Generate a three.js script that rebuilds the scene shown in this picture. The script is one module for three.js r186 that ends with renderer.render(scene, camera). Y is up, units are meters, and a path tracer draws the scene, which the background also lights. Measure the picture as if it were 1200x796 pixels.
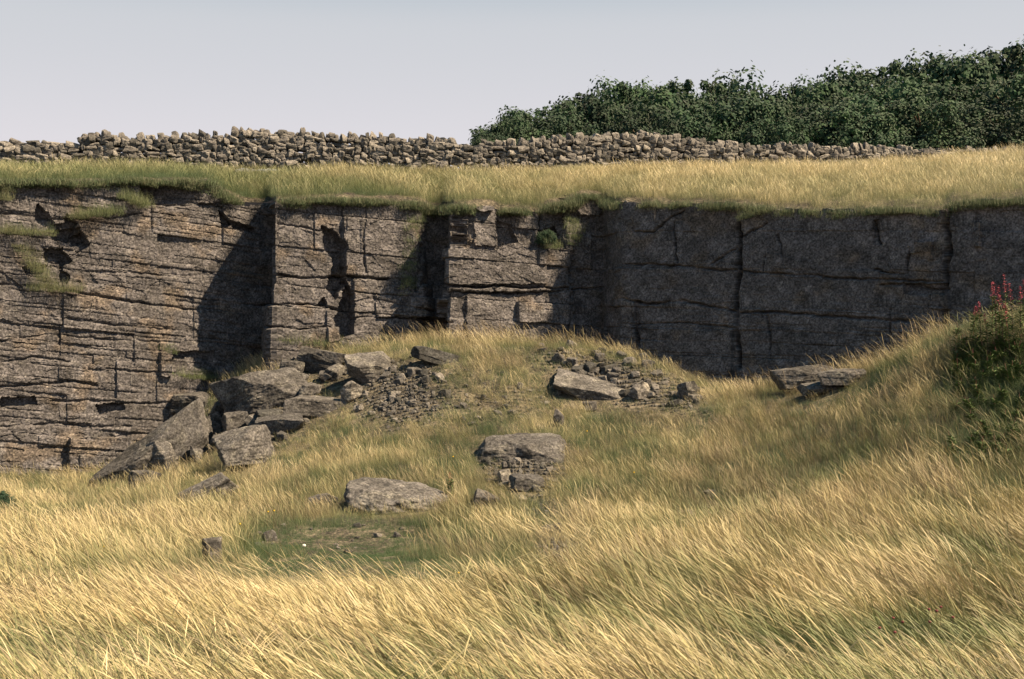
import * as THREE from 'three';
import { mergeGeometries } from 'three/addons/utils/BufferGeometryUtils.js';
import { ImprovedNoise } from 'three/addons/math/ImprovedNoise.js';

// ---------------------------------------------------------------- camera, sky, sun, exposure
const scene = new THREE.Scene();
const F = 1650, CX = 600, HORIZON = 430, EYE = 4;            // focal length and horizon of the photograph in its own pixels
const camera = new THREE.PerspectiveCamera(2 * Math.atan(398 / F) * 180 / Math.PI, 1200 / 796, 0.5, 2000);
camera.position.set(0, EYE, 0);
camera.lookAt(0, EYE, -10);
camera.setViewOffset(1200, 796, 0, 398 - HORIZON, 1200, 796);

const EXPOSURE = 2.6;
const renderer = new THREE.WebGLRenderer({ antialias: true });
renderer.toneMapping = THREE.LinearToneMapping;
renderer.toneMappingExposure = EXPOSURE;
renderer.shadowMap.enabled = true;

const SUN = new THREE.Vector3(0.62, 0.745, 0.24).normalize();
const sun = new THREE.DirectionalLight(new THREE.Color().setRGB(1.0, 0.76, 0.48), 5);
sun.position.copy(SUN).multiplyScalar(120).add(new THREE.Vector3(0, 4, -38));
sun.target.position.set(0, 4, -38);
sun.castShadow = true;
Object.assign(sun.shadow.camera, { left: -40, right: 40, top: 40, bottom: -40, near: 1, far: 260 });
sun.shadow.mapSize.set(4096, 4096);
scene.add(sun, sun.target);

{ // clear summer sky: hazy and pale low down, deep blue overhead
  const W = 512, H = 256, d = new Float32Array(W * H * 4);
  for (let j = 0; j < H; j++) for (let i = 0; i < W; i++) {
    const el = ((j + 0.5) / H - 0.5) * Math.PI, e = Math.max(0, Math.sin(el)), az = (i + 0.5) / W * Math.PI * 2;
    const lo = [0.85, 0.785, 0.825], mid = [0.605, 0.63, 0.67], blue = [0.10, 0.30, 0.44], hi = [0.02, 0.13, 0.24], k = smooth(0.05, 0.27, e), f = Math.exp(-Math.max(0, e - 0.24) / 0.09), q = smooth(0.3, 1, e);
    for (let c = 0; c < 3; c++) d[(j * W + i) * 4 + c] = lerp(lerp(blue[c], hi[c], q), lerp(lo[c], mid[c], k), f) / EXPOSURE;
    d[(j * W + i) * 4 + 3] = 1;
  }
  const t = new THREE.DataTexture(d, W, H, THREE.RGBAFormat, THREE.FloatType);
  t.mapping = THREE.EquirectangularReflectionMapping; t.magFilter = THREE.LinearFilter; t.needsUpdate = true;
  scene.background = t; scene.environment = t;
}

// ---------------------------------------------------------------- helpers
function rng(seed) { let a = seed >>> 0; return () => { a = (a + 0x6D2B79F5) >>> 0; let t = a; t = Math.imul(t ^ (t >>> 15), t | 1); t ^= t + Math.imul(t ^ (t >>> 7), t | 61); return ((t ^ (t >>> 14)) >>> 0) / 4294967296; }; }
function hash(a, b = 0, c = 0) { let h = Math.imul(a | 0, 374761393) + Math.imul(b | 0, 668265263) + Math.imul(c | 0, 2147483647 ^ 0x51ed270b); h = Math.imul(h ^ (h >>> 13), 1274126177); h ^= h >>> 16; h = Math.imul(h, 2246822519); return ((h ^ (h >>> 15)) >>> 0) / 4294967296; }
const PN = new ImprovedNoise();
const noise = (x, y = 0.37, z = 0.71) => PN.noise(x, y, z);
const fbm = (x, y, z = 0.5, o = 4) => { let s = 0, a = 0.5; for (let i = 0; i < o; i++) { s += a * noise(x + i * 17.3, y - i * 9.1, z); x *= 2.03; y *= 2.03; z *= 2.03; a *= 0.5; } return s; };
function clamp(v, a = 0, b = 1) { return Math.min(b, Math.max(a, v)); }
function smooth(a, b, v) { const t = clamp((v - a) / (b - a)); return t * t * (3 - 2 * t); }
function lerp(a, b, t) { return a + (b - a) * t; }
function table(pts) { return u => { if (u <= pts[0][0]) return pts[0][1]; for (let i = 1; i < pts.length; i++) if (u <= pts[i][0]) { const [a, b] = pts[i - 1], [c, d] = pts[i]; return lerp(b, d, (u - a) / (c - a)); } return pts[pts.length - 1][1]; }; }
const at = (u, v, D) => new THREE.Vector3((u - CX) / F * D, EYE + (HORIZON - v) / F * D, -D);
const toU = (x, D) => CX + x / D * F, toV = (y, D) => HORIZON - (y - EYE) / D * F;
const names = {};
function numbered(n) { if (!(n in names)) { names[n] = 0; return n; } names[n]++; return n + '_' + String(names[n]).padStart(3, '0'); }
function tag(o, label, category, group, kind) { o.userData.label = label; if (category) o.userData.category = category; if (group) o.userData.group = group; if (kind) o.userData.kind = kind; return o; }
function shadowed(o) { o.traverse(m => { if (m.isMesh) { m.castShadow = true; m.receiveShadow = true; } }); return o; }
function top(o, name) { o.name = numbered(name); scene.add(o); return o; }
function geo(pos, index, uv, col) { const g = new THREE.BufferGeometry(); g.setAttribute('position', new THREE.Float32BufferAttribute(pos, 3)); if (uv) g.setAttribute('uv', new THREE.Float32BufferAttribute(uv, 2)); if (col) g.setAttribute('color', new THREE.Float32BufferAttribute(col, 3)); if (index) g.setIndex(index); return g; }
function worley(x, y, seed) { // nearest cell: distance, second distance, ids and offset
  const xi = Math.floor(x), yi = Math.floor(y); let d1 = 9, d2 = 9, ia = 0, ib = 0, ox = 0, oy = 0;
  for (let j = -1; j <= 1; j++) for (let i = -1; i <= 1; i++) {
    const a = xi + i, b = yi + j, px = a + hash(a, b, seed) - x, py = b + hash(a, b, seed + 7) - y, d = px * px + py * py;
    if (d < d1) { d2 = d1; d1 = d; ia = a; ib = b; ox = -px; oy = -py; } else if (d < d2) d2 = d;
  }
  return [Math.sqrt(d1), Math.sqrt(d2), ia, ib, ox, oy];
}
// tileable noise for textures
function tileNoise(x, y, p, seed) { const xi = Math.floor(x), yi = Math.floor(y), fx = x - xi, fy = y - yi, sx = fx * fx * (3 - 2 * fx), sy = fy * fy * (3 - 2 * fy), w = v => ((v % p) + p) % p; const q = (i, j) => hash(w(xi + i), w(yi + j), seed); return lerp(lerp(q(0, 0), q(1, 0), sx), lerp(q(0, 1), q(1, 1), sx), sy); }
function tileFbm(u, v, p, o, seed) { let s = 0, a = 0.5, n = 0; for (let i = 0; i < o; i++) { s += a * tileNoise(u * p, v * p, p, seed + i); n += a; p *= 2; a *= 0.55; } return s / n; }
function texture(N, fn, srgb) {
  const d = new Uint8Array(N * N * 4);
  for (let j = 0; j < N; j++) for (let i = 0; i < N; i++) { const c = fn(i / N, j / N); for (let k = 0; k < 3; k++) d[(j * N + i) * 4 + k] = clamp(Array.isArray(c) ? c[k] : c) * 255; d[(j * N + i) * 4 + 3] = 255; }
  const t = new THREE.DataTexture(d, N, N); t.wrapS = t.wrapT = THREE.RepeatWrapping; t.magFilter = THREE.LinearFilter; t.minFilter = THREE.LinearMipmapLinearFilter; t.generateMipmaps = true; if (srgb) t.colorSpace = THREE.SRGBColorSpace; t.needsUpdate = true; return t;
}
// ---------------------------------------------------------------- materials
const rockTone = texture(512, (u, v) => {
  const a = tileFbm(u, v, 8, 5, 3), b = tileFbm(u, v, 56, 3, 31), li = smooth(0.60, 0.70, tileFbm(u, v, 24, 4, 77));
  const g = 0.60 + (a - 0.5) * 0.36 + (b - 0.5) * 0.7;
  return [g * 1.02 + li * 0.10, g + li * 0.10, g * 0.98 + li * 0.08];
}, true);
const rockBump = texture(512, (u, v) => { const a = tileFbm(u, v, 16, 5, 11), b = tileFbm(u, v, 64, 3, 5); return 0.25 + a * 0.45 + b * 0.25 + (Math.abs(tileFbm(u, v, 12, 4, 91) - 0.5) < 0.012 ? -0.25 : 0); });
const rockMat = new THREE.MeshStandardMaterial({ map: rockTone, bumpMap: rockBump, bumpScale: 0.02, vertexColors: true, roughness: 0.95, flatShading: true });
const stoneMat = [[0.25, 0.255, 0.27], [0.19, 0.195, 0.21], [0.46, 0.46, 0.47], [0.12, 0.13, 0.14], [0.42, 0.425, 0.44], [0.33, 0.335, 0.35], [0.56, 0.565, 0.57], [0.20, 0.21, 0.22]].map(c => new THREE.MeshStandardMaterial({ map: rockTone, bumpMap: rockBump, bumpScale: 0.012, color: new THREE.Color().setRGB(...c), roughness: 0.95, flatShading: true, vertexColors: true }));
const soilTex = texture(512, (u, v) => { const a = tileFbm(u, v, 10, 6, 201), b = tileFbm(u, v, 70, 3, 211); const g = 0.30 + (a - 0.5) * 0.4 + (b - 0.5) * 0.5; return [g * 1.0, g * 0.94, g * 0.82]; }, true);
const soilMat = new THREE.MeshStandardMaterial({ map: soilTex, bumpMap: rockBump, bumpScale: 0.05, roughness: 1, vertexColors: true });
const grassMat = new THREE.MeshPhysicalMaterial({ vertexColors: true, roughness: 0.75, side: THREE.DoubleSide, transmission: 0.32, thickness: 0 });
const leafMat = new THREE.MeshPhysicalMaterial({ vertexColors: true, roughness: 0.95, side: THREE.DoubleSide, transmission: 0.2, thickness: 0 });
const plantMat = new THREE.MeshStandardMaterial({ vertexColors: true, roughness: 0.8, side: THREE.DoubleSide });
const barkMat = new THREE.MeshStandardMaterial({ map: rockTone, bumpMap: rockBump, bumpScale: 0.03, color: new THREE.Color().setRGB(0.30, 0.23, 0.17), roughness: 1 });

// ---------------------------------------------------------------- quarry floor: thin-plate surface through surveyed points (photo column, photo row, distance)
const CTRL = [];
const ctl = (u, ...vd) => vd.forEach(([v, D]) => { const p = at(u, v, D); CTRL.push([p.x, D, p.y]); });
ctl(-250, [796, 18], [650, 26], [552, 41]);
ctl(0, [796, 18], [700, 22], [650, 26.5], [600, 32.5], [552, 42.2]);
ctl(100, [600, 33], [553, 43]);
ctl(150, [540, 43.6], [570, 39]);
ctl(200, [505, 44]);
ctl(245, [462, 44.6], [515, 41], [560, 37]);
ctl(400, [616, 30], [652, 27.6]);
ctl(300, [796, 18], [440, 43.2], [485, 41], [532, 38], [582, 34], [640, 27.5], [705, 21.8]);
ctl(400, [415, 43.2], [445, 41.5], [490, 39]);
ctl(420, [410, 45.2]);
ctl(500, [412, 41.5], [448, 39.5], [496, 37], [545, 34.5], [594, 31.5], [645, 27.5]);
ctl(600, [796, 18], [412, 44.6], [703, 22]);
ctl(640, [407, 41.8], [432, 40.3]); ctl(760, [424, 40.6]);
ctl(700, [412, 41.4], [440, 45.5], [464, 39], [514, 36], [564, 33], [614, 29.5]);
ctl(920, [458, 38]);
ctl(850, [458, 39], [486, 37], [535, 34], [584, 31], [634, 27]); CTRL.push([6.4, 42.2, 2.4]);
ctl(900, [796, 18], [703, 21.7]);
ctl(1000, [446, 36], [478, 34.5], [526, 32], [576, 29.5], [634, 26]); CTRL.push([9.3, 40.4, 3.2]);
ctl(1100, [402, 34], [440, 32.5], [488, 30.8], [536, 29], [586, 27], [644, 24.5]); CTRL.push([11.9, 38.8, 3.5]);
ctl(1200, [796, 18], [392, 32], [436, 31], [486, 29.8], [535, 28.2], [585, 26.5], [645, 24], [703, 21.3]); CTRL.push([13.4, 37.6, 3.8]);
ctl(1400, [385, 31], [480, 29], [590, 26], [703, 21], [796, 18]);
CTRL.push([0, 0, 2.3], [-20, 0, 2.3], [20, 0, 2.4], [0, 9, 1.2], [-12, 9, 1.2], [12, 9, 1.3], [0, -20, 2.3], [-24, 60, 1.2], [0, 62, 3], [22, 60, 3], [-40, 20, 0.8], [40, 20, 1.6], [-40, 45, 1.2], [40, 45, 3.5]);
const GX0 = -44, GD0 = -20, GS = 0.25, GNX = 353, GND = 333, gridY = new Float32Array(GNX * GND);
{
  const n = CTRL.length, N = n + 3, A = Array.from({ length: N }, () => new Float64Array(N + 1));
  const k = r2 => r2 < 1e-9 ? 0 : 0.5 * r2 * Math.log(r2);
  for (let i = 0; i < n; i++) {
    for (let j = 0; j < n; j++) A[i][j] = k((CTRL[i][0] - CTRL[j][0]) ** 2 + (CTRL[i][1] - CTRL[j][1]) ** 2);
    A[i][i] += 0.6; A[i][n] = A[n][i] = 1; A[i][n + 1] = A[n + 1][i] = CTRL[i][0]; A[i][n + 2] = A[n + 2][i] = CTRL[i][1]; A[i][N] = CTRL[i][2];
  }
  for (let c = 0; c < N; c++) {
    let p = c; for (let r = c + 1; r < N; r++) if (Math.abs(A[r][c]) > Math.abs(A[p][c])) p = r;
    [A[c], A[p]] = [A[p], A[c]];
    for (let r = c + 1; r < N; r++) { const f = A[r][c] / A[c][c]; if (f) for (let q = c; q <= N; q++) A[r][q] -= f * A[c][q]; }
  }
  const w = new Float64Array(N);
  for (let r = N - 1; r >= 0; r--) { let s = A[r][N]; for (let q = r + 1; q < N; q++) s -= A[r][q] * w[q]; w[r] = s / A[r][r]; }
  for (let j = 0; j < GND; j++) for (let i = 0; i < GNX; i++) {
    const x = GX0 + i * GS, D = GD0 + j * GS; let s = w[n] + w[n + 1] * x + w[n + 2] * D;
    for (let q = 0; q < n; q++) s += w[q] * k((x - CTRL[q][0]) ** 2 + (D - CTRL[q][1]) ** 2);
    const b = 0.16 * fbm(x * 0.35, D * 0.35, 2.2) + 0.10 * fbm(x * 1.3, D * 1.3, 7.7, 3);
    gridY[j * GNX + i] = clamp(s, -1, 6.2) + b;
  }
}
function ground(x, D) {
  const a = clamp((x - GX0) / GS, 0, GNX - 1.001), b = clamp((D - GD0) / GS, 0, GND - 1.001), i = a | 0, j = b | 0, fx = a - i, fy = b - j, o = j * GNX + i;
  return lerp(lerp(gridY[o], gridY[o + 1], fx), lerp(gridY[o + GNX], gridY[o + GNX + 1], fx), fy);
}
function onGroundFast(u, v) { for (let D = 24; D < 46; D += 0.2) { const p = at(u, v, D); if (p.y <= ground(p.x, D)) return new THREE.Vector3(p.x, ground(p.x, D) + 0.005, -D); } return null; }
function onGround(u, v) { for (let D = 15; D < 47; D += 0.05) { const p = at(u, v, D); if (p.y <= ground(p.x, D)) return new THREE.Vector3(p.x, ground(p.x, D), -D); } const p = at(u, v, 44); p.y = ground(p.x, 44); return p; }
{
  const pos = [], uv = [], col = [], idx = [];
  for (let j = 0; j < GND; j++) for (let i = 0; i < GNX; i++) {
    let x = GX0 + i * GS, D = GD0 + j * GS, y = gridY[j * GNX + i];
    const f = 0.85 + 0.5 * fbm(x * 0.8, D * 0.8, 4.4);
    if (i === 0) x = -600; if (i === GNX - 1) x = 600; if (j === 0) D = -600;
    pos.push(x, y, -D); uv.push(x / 3, D / 3); col.push(f, f, f);
    if (i && j) { const o = j * GNX + i; idx.push(o - GNX - 1, o - GNX, o, o - GNX - 1, o, o - 1); }
  }
  const g = geo(pos, idx, uv, col); g.computeVertexNormals();
  const m = top(new THREE.Mesh(g, soilMat), 'quarry_floor'); tag(m, 'brown soil of the quarry floor and spoil mound under the grass', 'ground', null, 'structure');
}

// ---------------------------------------------------------------- the quarry cliff
const PLAN = [[-200, 39.0], [0, 41.6], [150, 43.2], [290, 45.3], [319, 45.75], [321.5, 43.3], [400, 44.2], [492, 45.2], [501, 45.9], [525, 46.1], [527.5, 43.95], [640, 45.3], [671, 45.65], [674, 45.95], [706, 46.4], [727, 44.5],
  [863, 42.70], [867, 42.62], [1108, 39.58], [1113, 39.45], [1300, 37.42], [1430, 36.1]].map(([u, D]) => [(u - CX) / F * D, D, u]);
const TOPV = table([[-200, 205], [0, 213], [60, 215], [162, 212], [242, 213], [256, 226], [272, 238], [308, 240], [326, 235], [420, 237], [490, 239], [502, 246], [520, 246], [530, 243], [575, 243], [586, 248], [632, 250], [640, 242], [662, 240], [682, 231], [700, 232], [722, 238], [735, 237], [800, 240], [862, 240], [900, 245], [960, 248], [1106, 247], [1118, 238], [1200, 236], [1430, 232]]);
const seg = [0]; for (let i = 1; i < PLAN.length; i++) seg.push(seg[i - 1] + Math.hypot(PLAN[i][0] - PLAN[i - 1][0], PLAN[i][1] - PLAN[i - 1][1]));
const SLEN = seg[seg.length - 1];
function planAt(s) { let i = 1; while (i < PLAN.length - 1 && s > seg[i]) i++; const t = (s - seg[i - 1]) / (seg[i] - seg[i - 1]), a = PLAN[i - 1], b = PLAN[i], L = seg[i] - seg[i - 1]; return { x: lerp(a[0], b[0], t), D: lerp(a[1], b[1], t), nx: (b[1] - a[1]) / L, nd: -(b[0] - a[0]) / L, i }; }  // n points out of the rock (towards smaller D)
// smoothed normals so that corners do not tear
function planSoft(s) { const p = planAt(s); let nx = 0, nd = 0; for (let k = -2; k <= 2; k++) { const q = planAt(clamp(s + k * 0.07, 0, SLEN)); nx += q.nx; nd += q.nd; } const l = Math.hypot(nx, nd); p.nx = nx / l; p.nd = nd / l; return p; }
function bedList(seed, lo, hi) { const r = rng(seed), b = [-3]; while (b[b.length - 1] < 13) b.push(b[b.length - 1] + lo + (hi - lo) * r() ** 1.5); return b; }
const THICK = bedList(5, 0.55, 1.5), THIN = bedList(9, 0.10, 0.46);
function bedsAt(b, s, list, seed, jw, amp, tilt, groove) {
  let i = 0, lo = 0, hi = list.length - 1; while (hi - lo > 1) { const m = (lo + hi) >> 1; if (list[m] <= b) lo = m; else hi = m; } i = lo;
  const h = list[i + 1] - list[i], up = list[i + 1] - b, dn = b - list[i], w = jw * (0.5 + hash(i, seed, 3)) * (0.4 + 0.6 * Math.min(1.5, h / 0.5));
  const q = s / w + hash(i, seed, 5) * 9; let j = Math.floor(q);
  const edge = k => k + 0.6 * (hash(i, k, seed + 1) - 0.5);
  if (q < edge(j)) j--; else if (q >= edge(j + 1)) j++;
  const e0 = (q - edge(j)) * w, e1 = (edge(j + 1) - q) * w, c = (e0 - e1) / 2;
  let d = (hash(i, j, seed + 2) - 0.5) * amp + (hash(i, j, seed + 4) - 0.5) * tilt * c + (hash(i, j, seed + 6) - 0.5) * tilt * 0.8 * (dn - h / 2);
  const gr = (x, wd) => Math.exp(-(x / wd) * (x / wd));
  const k1 = clamp(0.35 + 1.9 * noise(s * 0.6, i * 3.7, seed)), k2 = 0.8 * clamp(-0.05 + 1.8 * noise(i * 5.3, j * 2.9, seed));
  d -= groove * (gr(Math.min(up, dn), 0.019) * k1 + gr(Math.min(e0, e1), 0.03) * k2 * 0.9);
  return [d, i, j];
}
const LINES = [ // joints and open bedding planes: depth (m), half width (m), points in photo pixels
  [0.30, 0.05, [[321, 322], [360, 326], [400, 324], [455, 327]]], [0.22, 0.045, [[313, 358], [350, 356], [395, 363]]], [0.2, 0.045, [[315, 382], [350, 386], [385, 384]]],
  [0.22, 0.04, [[525, 333], [560, 338], [585, 334], [610, 338], [672, 337]]], [0.2, 0.035, [[530, 341], [575, 344], [640, 342], [706, 337]]], [0.3, 0.06, [[672, 236], [672, 300], [671, 350], [669, 400]]],
  [0.35, 0.07, [[500, 240], [495, 300], [487, 340]]], [0.2, 0.05, [[582, 243], [583, 270], [588, 292]]], [0.2, 0.05, [[636, 246], [638, 270], [644, 292]]],
  [0.22, 0.045, [[727, 350], [760, 356], [800, 352], [866, 366], [910, 366], [1000, 372], [1108, 380]]], [0.15, 0.04, [[727, 309], [800, 312], [866, 318], [1000, 326], [1108, 330]]], [0.35, 0.07, [[864, 236], [866, 300], [863, 360], [867, 430]]], [0.4, 0.08, [[1110, 236], [1112, 300], [1106, 350], [1112, 440]]],
  [0.14, 0.035, [[740, 255], [742, 270], [765, 272], [785, 255], [800, 246]]], [0.14, 0.035, [[788, 262], [790, 285], [793, 308]]], [0.16, 0.04, [[835, 308], [862, 292], [868, 276], [900, 262]]], [0.12, 0.035, [[900, 275], [893, 320]]], [0.12, 0.035, [[912, 275], [920, 312]]],
  [0.16, 0.04, [[1024, 262], [1030, 285]]], [0.14, 0.035, [[1025, 315], [1040, 320], [1062, 320], [1064, 290]]], [0.16, 0.04, [[1030, 335], [1062, 332], [1090, 338], [1112, 340]]], [0.12, 0.035, [[898, 370], [903, 392], [904, 420]]], [0.14, 0.035, [[1043, 362], [1043, 392]]], [0.1, 0.03, [[740, 380], [800, 378], [863, 384]]], [0.14, 0.04, [[738, 352], [745, 390], [748, 420]]],
  [0.25, 0.05, [[0, 333], [50, 336], [110, 346], [165, 355], [240, 365]]], [0.2, 0.05, [[100, 318], [150, 320], [200, 323], [260, 322]]], [0.25, 0.05, [[0, 454], [45, 450], [80, 446], [112, 452]]], [0.22, 0.05, [[60, 470], [110, 470], [175, 474], [210, 472]]], [0.2, 0.045, [[125, 432], [165, 436], [205, 438]]], [0.2, 0.045, [[0, 425], [40, 418], [80, 424]]],
  [0.2, 0.05, [[0, 250], [60, 256], [120, 257], [165, 250]]], [0.15, 0.04, [[165, 240], [215, 241], [262, 238]]], [0.2, 0.05, [[0, 500], [70, 496], [100, 500], [150, 500]]], [0.15, 0.04, [[0, 400], [60, 392], [120, 398], [210, 402]]], [0.16, 0.045, [[80, 373], [140, 382], [220, 388]]],
  [0.15, 0.04, [[438, 350], [470, 358], [500, 366], [520, 362]]], [0.14, 0.04, [[415, 372], [470, 372], [530, 378]]], [0.15, 0.04, [[323, 262], [350, 265], [380, 272]]], [0.14, 0.035, [[430, 240], [425, 280], [428, 320]]], [0.2, 0.05, [[206, 352], [250, 358], [315, 357]]],
].map(([d, w, p]) => ({ d, w, p, u0: Math.min(...p.map(q => q[0])) - 8, u1: Math.max(...p.map(q => q[0])) + 8, v0: Math.min(...p.map(q => q[1])) - 8, v1: Math.max(...p.map(q => q[1])) + 8 }));
const BLOCKS = [ // rectangles in photo pixels that stand proud (+) or back (-), metres at the four corners: top-left, top-right, bottom-left, bottom-right
  [164, 206, 238, 239, -1.0, 0.1, -1.0, 0.1], [238, 206, 258, 239, 0.05, 0.05, 0.1, 0.1], [80, 512, 150, 560, 0.2, 0.3, 0.2, 0.3], [186, 412, 200, 442, 0.15, 0.2, 0.15, 0.2], [200, 412, 250, 432, -0.2, -0.1, -0.2, -0.1],
  [403, 232, 490, 326, 0.14, 0.0, 0.14, 0.0], [414, 326, 442, 365, 0.12, 0.05, 0.1, 0.05], [441, 334, 526, 372, 0.0, 0.3, 0.1, 0.3], [316, 358, 388, 384, 0.22, 0.1, 0.22, 0.1], [320, 384, 400, 440, 0.3, 0.2, 0.3, 0.2],
  [527, 232, 556, 288, -0.55, 0.02, -0.55, 0.02], [556, 232, 581, 288, 0.05, 0.02, 0.1, 0.1], [584, 232, 636, 291, -0.32, -0.2, -0.36, -0.2], [636, 232, 672, 292, -0.3, -0.35, -0.3, -0.35], [522, 293, 640, 333, 0.2, 0.12, 0.22, 0.12], [640, 293, 672, 333, 0.0, -0.05, 0.0, -0.1], [527, 337, 640, 342, 0.15, 0.1, 0.15, 0.1], [546, 345, 600, 420, 0.12, 0.0, 0.1, 0.0], [676, 226, 704, 252, 0.2, 0.1, 0.2, 0.1], [744, 352, 750, 405, -0.15, -0.15, -0.15, -0.15],
  [1022, 258, 1032, 286, -0.25, 0.0, -0.05, 0.0], [1062, 296, 1108, 332, -0.1, 0.05, -0.1, 0.05], [1058, 332, 1110, 345, -0.25, -0.1, -0.25, -0.1], [1090, 344, 1112, 362, 0.1, 0.15, 0.1, 0.15], [1072, 284, 1094, 304, 0.1, 0.3, 0.0, 0.05], [1096, 244, 1112, 262, 0.1, 0.45, 0.0, 0.1], [1138, 260, 1150, 290, 0.0, 0.25, 0.0, 0.25], [1116, 228, 1300, 246, 0.1, 0.1, 0.05, 0.05],
];
const HOLLOWS = [ // broken-out hollows and clefts: depth (m), outline in photo pixels
  [0.45, [[376, 264], [390, 268], [405, 285], [404, 332], [394, 350], [384, 338], [391, 304], [380, 292]]], [0.5, [[405, 326], [414, 345], [415, 392], [396, 400], [391, 374], [401, 350]]], [0.3, [[371, 360], [382, 347], [386, 360]]],
  [0.3, [[44, 238], [56, 250], [62, 262], [74, 262], [78, 250], [92, 262], [80, 282], [60, 280], [56, 268], [40, 256]]], [0.3, [[62, 270], [95, 266], [98, 284], [82, 290], [64, 284]]], [0.3, [[52, 292], [74, 290], [84, 306], [72, 316], [54, 308]]], [0.22, [[82, 278], [96, 272], [104, 288], [90, 298]]], [0.22, [[26, 312], [60, 310], [82, 322], [78, 334], [36, 332]]], [0.25, [[0, 466], [40, 464], [44, 474], [0, 478]]], [0.25, [[112, 474], [142, 472], [144, 480], [116, 488]]],
  [0.28, [[258, 245], [275, 262], [262, 266]]], [0.3, [[270, 258], [300, 266], [300, 272], [275, 268]]], [0.2, [[585, 256], [604, 262], [612, 284], [588, 288]]], [0.25, [[636, 270], [664, 262], [670, 288], [640, 290]]],
].map(([d, p]) => ({ d, p, u0: Math.min(...p.map(q => q[0])), u1: Math.max(...p.map(q => q[0])), v0: Math.min(...p.map(q => q[1])), v1: Math.max(...p.map(q => q[1])) }));
function inside(p, x, y) { let c = false; for (let i = 0, j = p.length - 1; i < p.length; j = i++) if ((p[i][1] > y) !== (p[j][1] > y) && x < (p[j][0] - p[i][0]) * (y - p[i][1]) / (p[j][1] - p[i][1]) + p[i][0]) c = !c; return c; }
function cliffPush(s, y, x, D, u) {
  const v = toV(y, D) + 1.2 * noise(s * 1.6, y * 1.6, 3.3) + 1.4 * noise(s * 5, y * 5, 13.3), uu = u + 2.5 * noise(s * 1.2, y * 1.7, 9.9) + 2 * noise(s * 4, y * 5, 19.9);
  const b = y + (0.055 + 0.05 * (1 - smooth(250, 330, u))) * (x + 7) + 0.10 * noise(s * 0.13, y * 0.25, 1.1) + 0.012 * noise(s * 0.9, y * 1.5, 2.7);
  const left = 1 - smooth(300, 318, u), right = smooth(715, 735, u);
  const [dt, bi] = bedsAt(b, s, THICK, 100, 2.2, 0.15 * (1 - 0.6 * right) * (1 - 0.5 * left), 0.08 * (1 - 0.5 * right), 0.07 * (1 - 0.4 * left) * (1 - 0.6 * right));
  let d = dt;
  const low = smooth(6.4, 4.8, y) * right;
  const thinK = Math.max(left, 0.06 + 0.3 * smooth(0.0, 0.4, noise(s * 0.35, y * 0.6, 5.5)), low * 0.75);
  const [dn] = bedsAt(b + 0.012 * noise(s * 2.2, y, 8.1), s, THIN, 300, 2.6, 0.05, 0.05, 0.055);
  d += dn * thinK;
  const w1 = worley(s / 0.75, b / 0.42, 41), w2 = worley(s / 0.21, b / 0.13, 57), w3 = worley(s / 0.08, b / 0.055, 63), rk = 1 - 0.55 * right;
  d += rk * 0.035 * ((hash(w1[2], w1[3], 1) - 0.5) + (hash(w1[2], w1[3], 2) - 0.5) * w1[4] * 1.5 + (hash(w1[2], w1[3], 3) - 0.5) * w1[5] * 1.2);
  d += rk * 0.018 * ((hash(w2[2], w2[3], 1) - 0.5) + (hash(w2[2], w2[3], 2) - 0.5) * w2[4] * 1.6 + (hash(w2[2], w2[3], 3) - 0.5) * w2[5] * 1.6);
  d += rk * 0.014 * ((hash(w3[2], w3[3], 1) - 0.5) + (hash(w3[2], w3[3], 2) - 0.5) * w3[4] * 1.6);
  d += 0.08 * fbm(s * 0.45, y * 0.6, 6.2, 3);
  let crack = 0;
  for (const L of LINES) {
    if (uu < L.u0 || uu > L.u1 || v < L.v0 || v > L.v1) continue;
    let best = 99;
    for (let k = 1; k < L.p.length; k++) { const [ax, ay] = L.p[k - 1], [bx, by] = L.p[k], t = clamp(((uu - ax) * (bx - ax) + (v - ay) * (by - ay)) / ((bx - ax) ** 2 + (by - ay) ** 2)); best = Math.min(best, Math.hypot(uu - lerp(ax, bx, t), v - lerp(ay, by, t))); }
    const m = best * D / F; crack = Math.max(crack, L.d * (1 - 0.5 * left) * Math.exp(-((m / L.w / 0.72) ** 2)) * clamp(0.75 + noise(s * 1.1, y * 1.1, L.u0)));
  }
  d -= crack;
  for (const [u0, v0, u1, v1, a, b2, c, e] of BLOCKS) if (uu >= u0 && uu < u1 && v >= v0 && v < v1) { const p = (uu - u0) / (u1 - u0), q = (v - v0) / (v1 - v0); d += lerp(lerp(a, b2, p), lerp(c, e, p), q); }
  for (const h of HOLLOWS) if (uu >= h.u0 && uu <= h.u1 && v >= h.v0 && v <= h.v1 && inside(h.p, uu, v)) d -= h.d;
  return [d, bi];
}
const cliff = top(new THREE.Group(), 'quarry_cliff'); tag(cliff, 'dark bedded limestone quarry face with buttresses and joints', 'cliff', null, 'structure');
const CUTS = [0, 319.9, 500.5, 526, 672.5, 716, 865, 1110, 2000];
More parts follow.
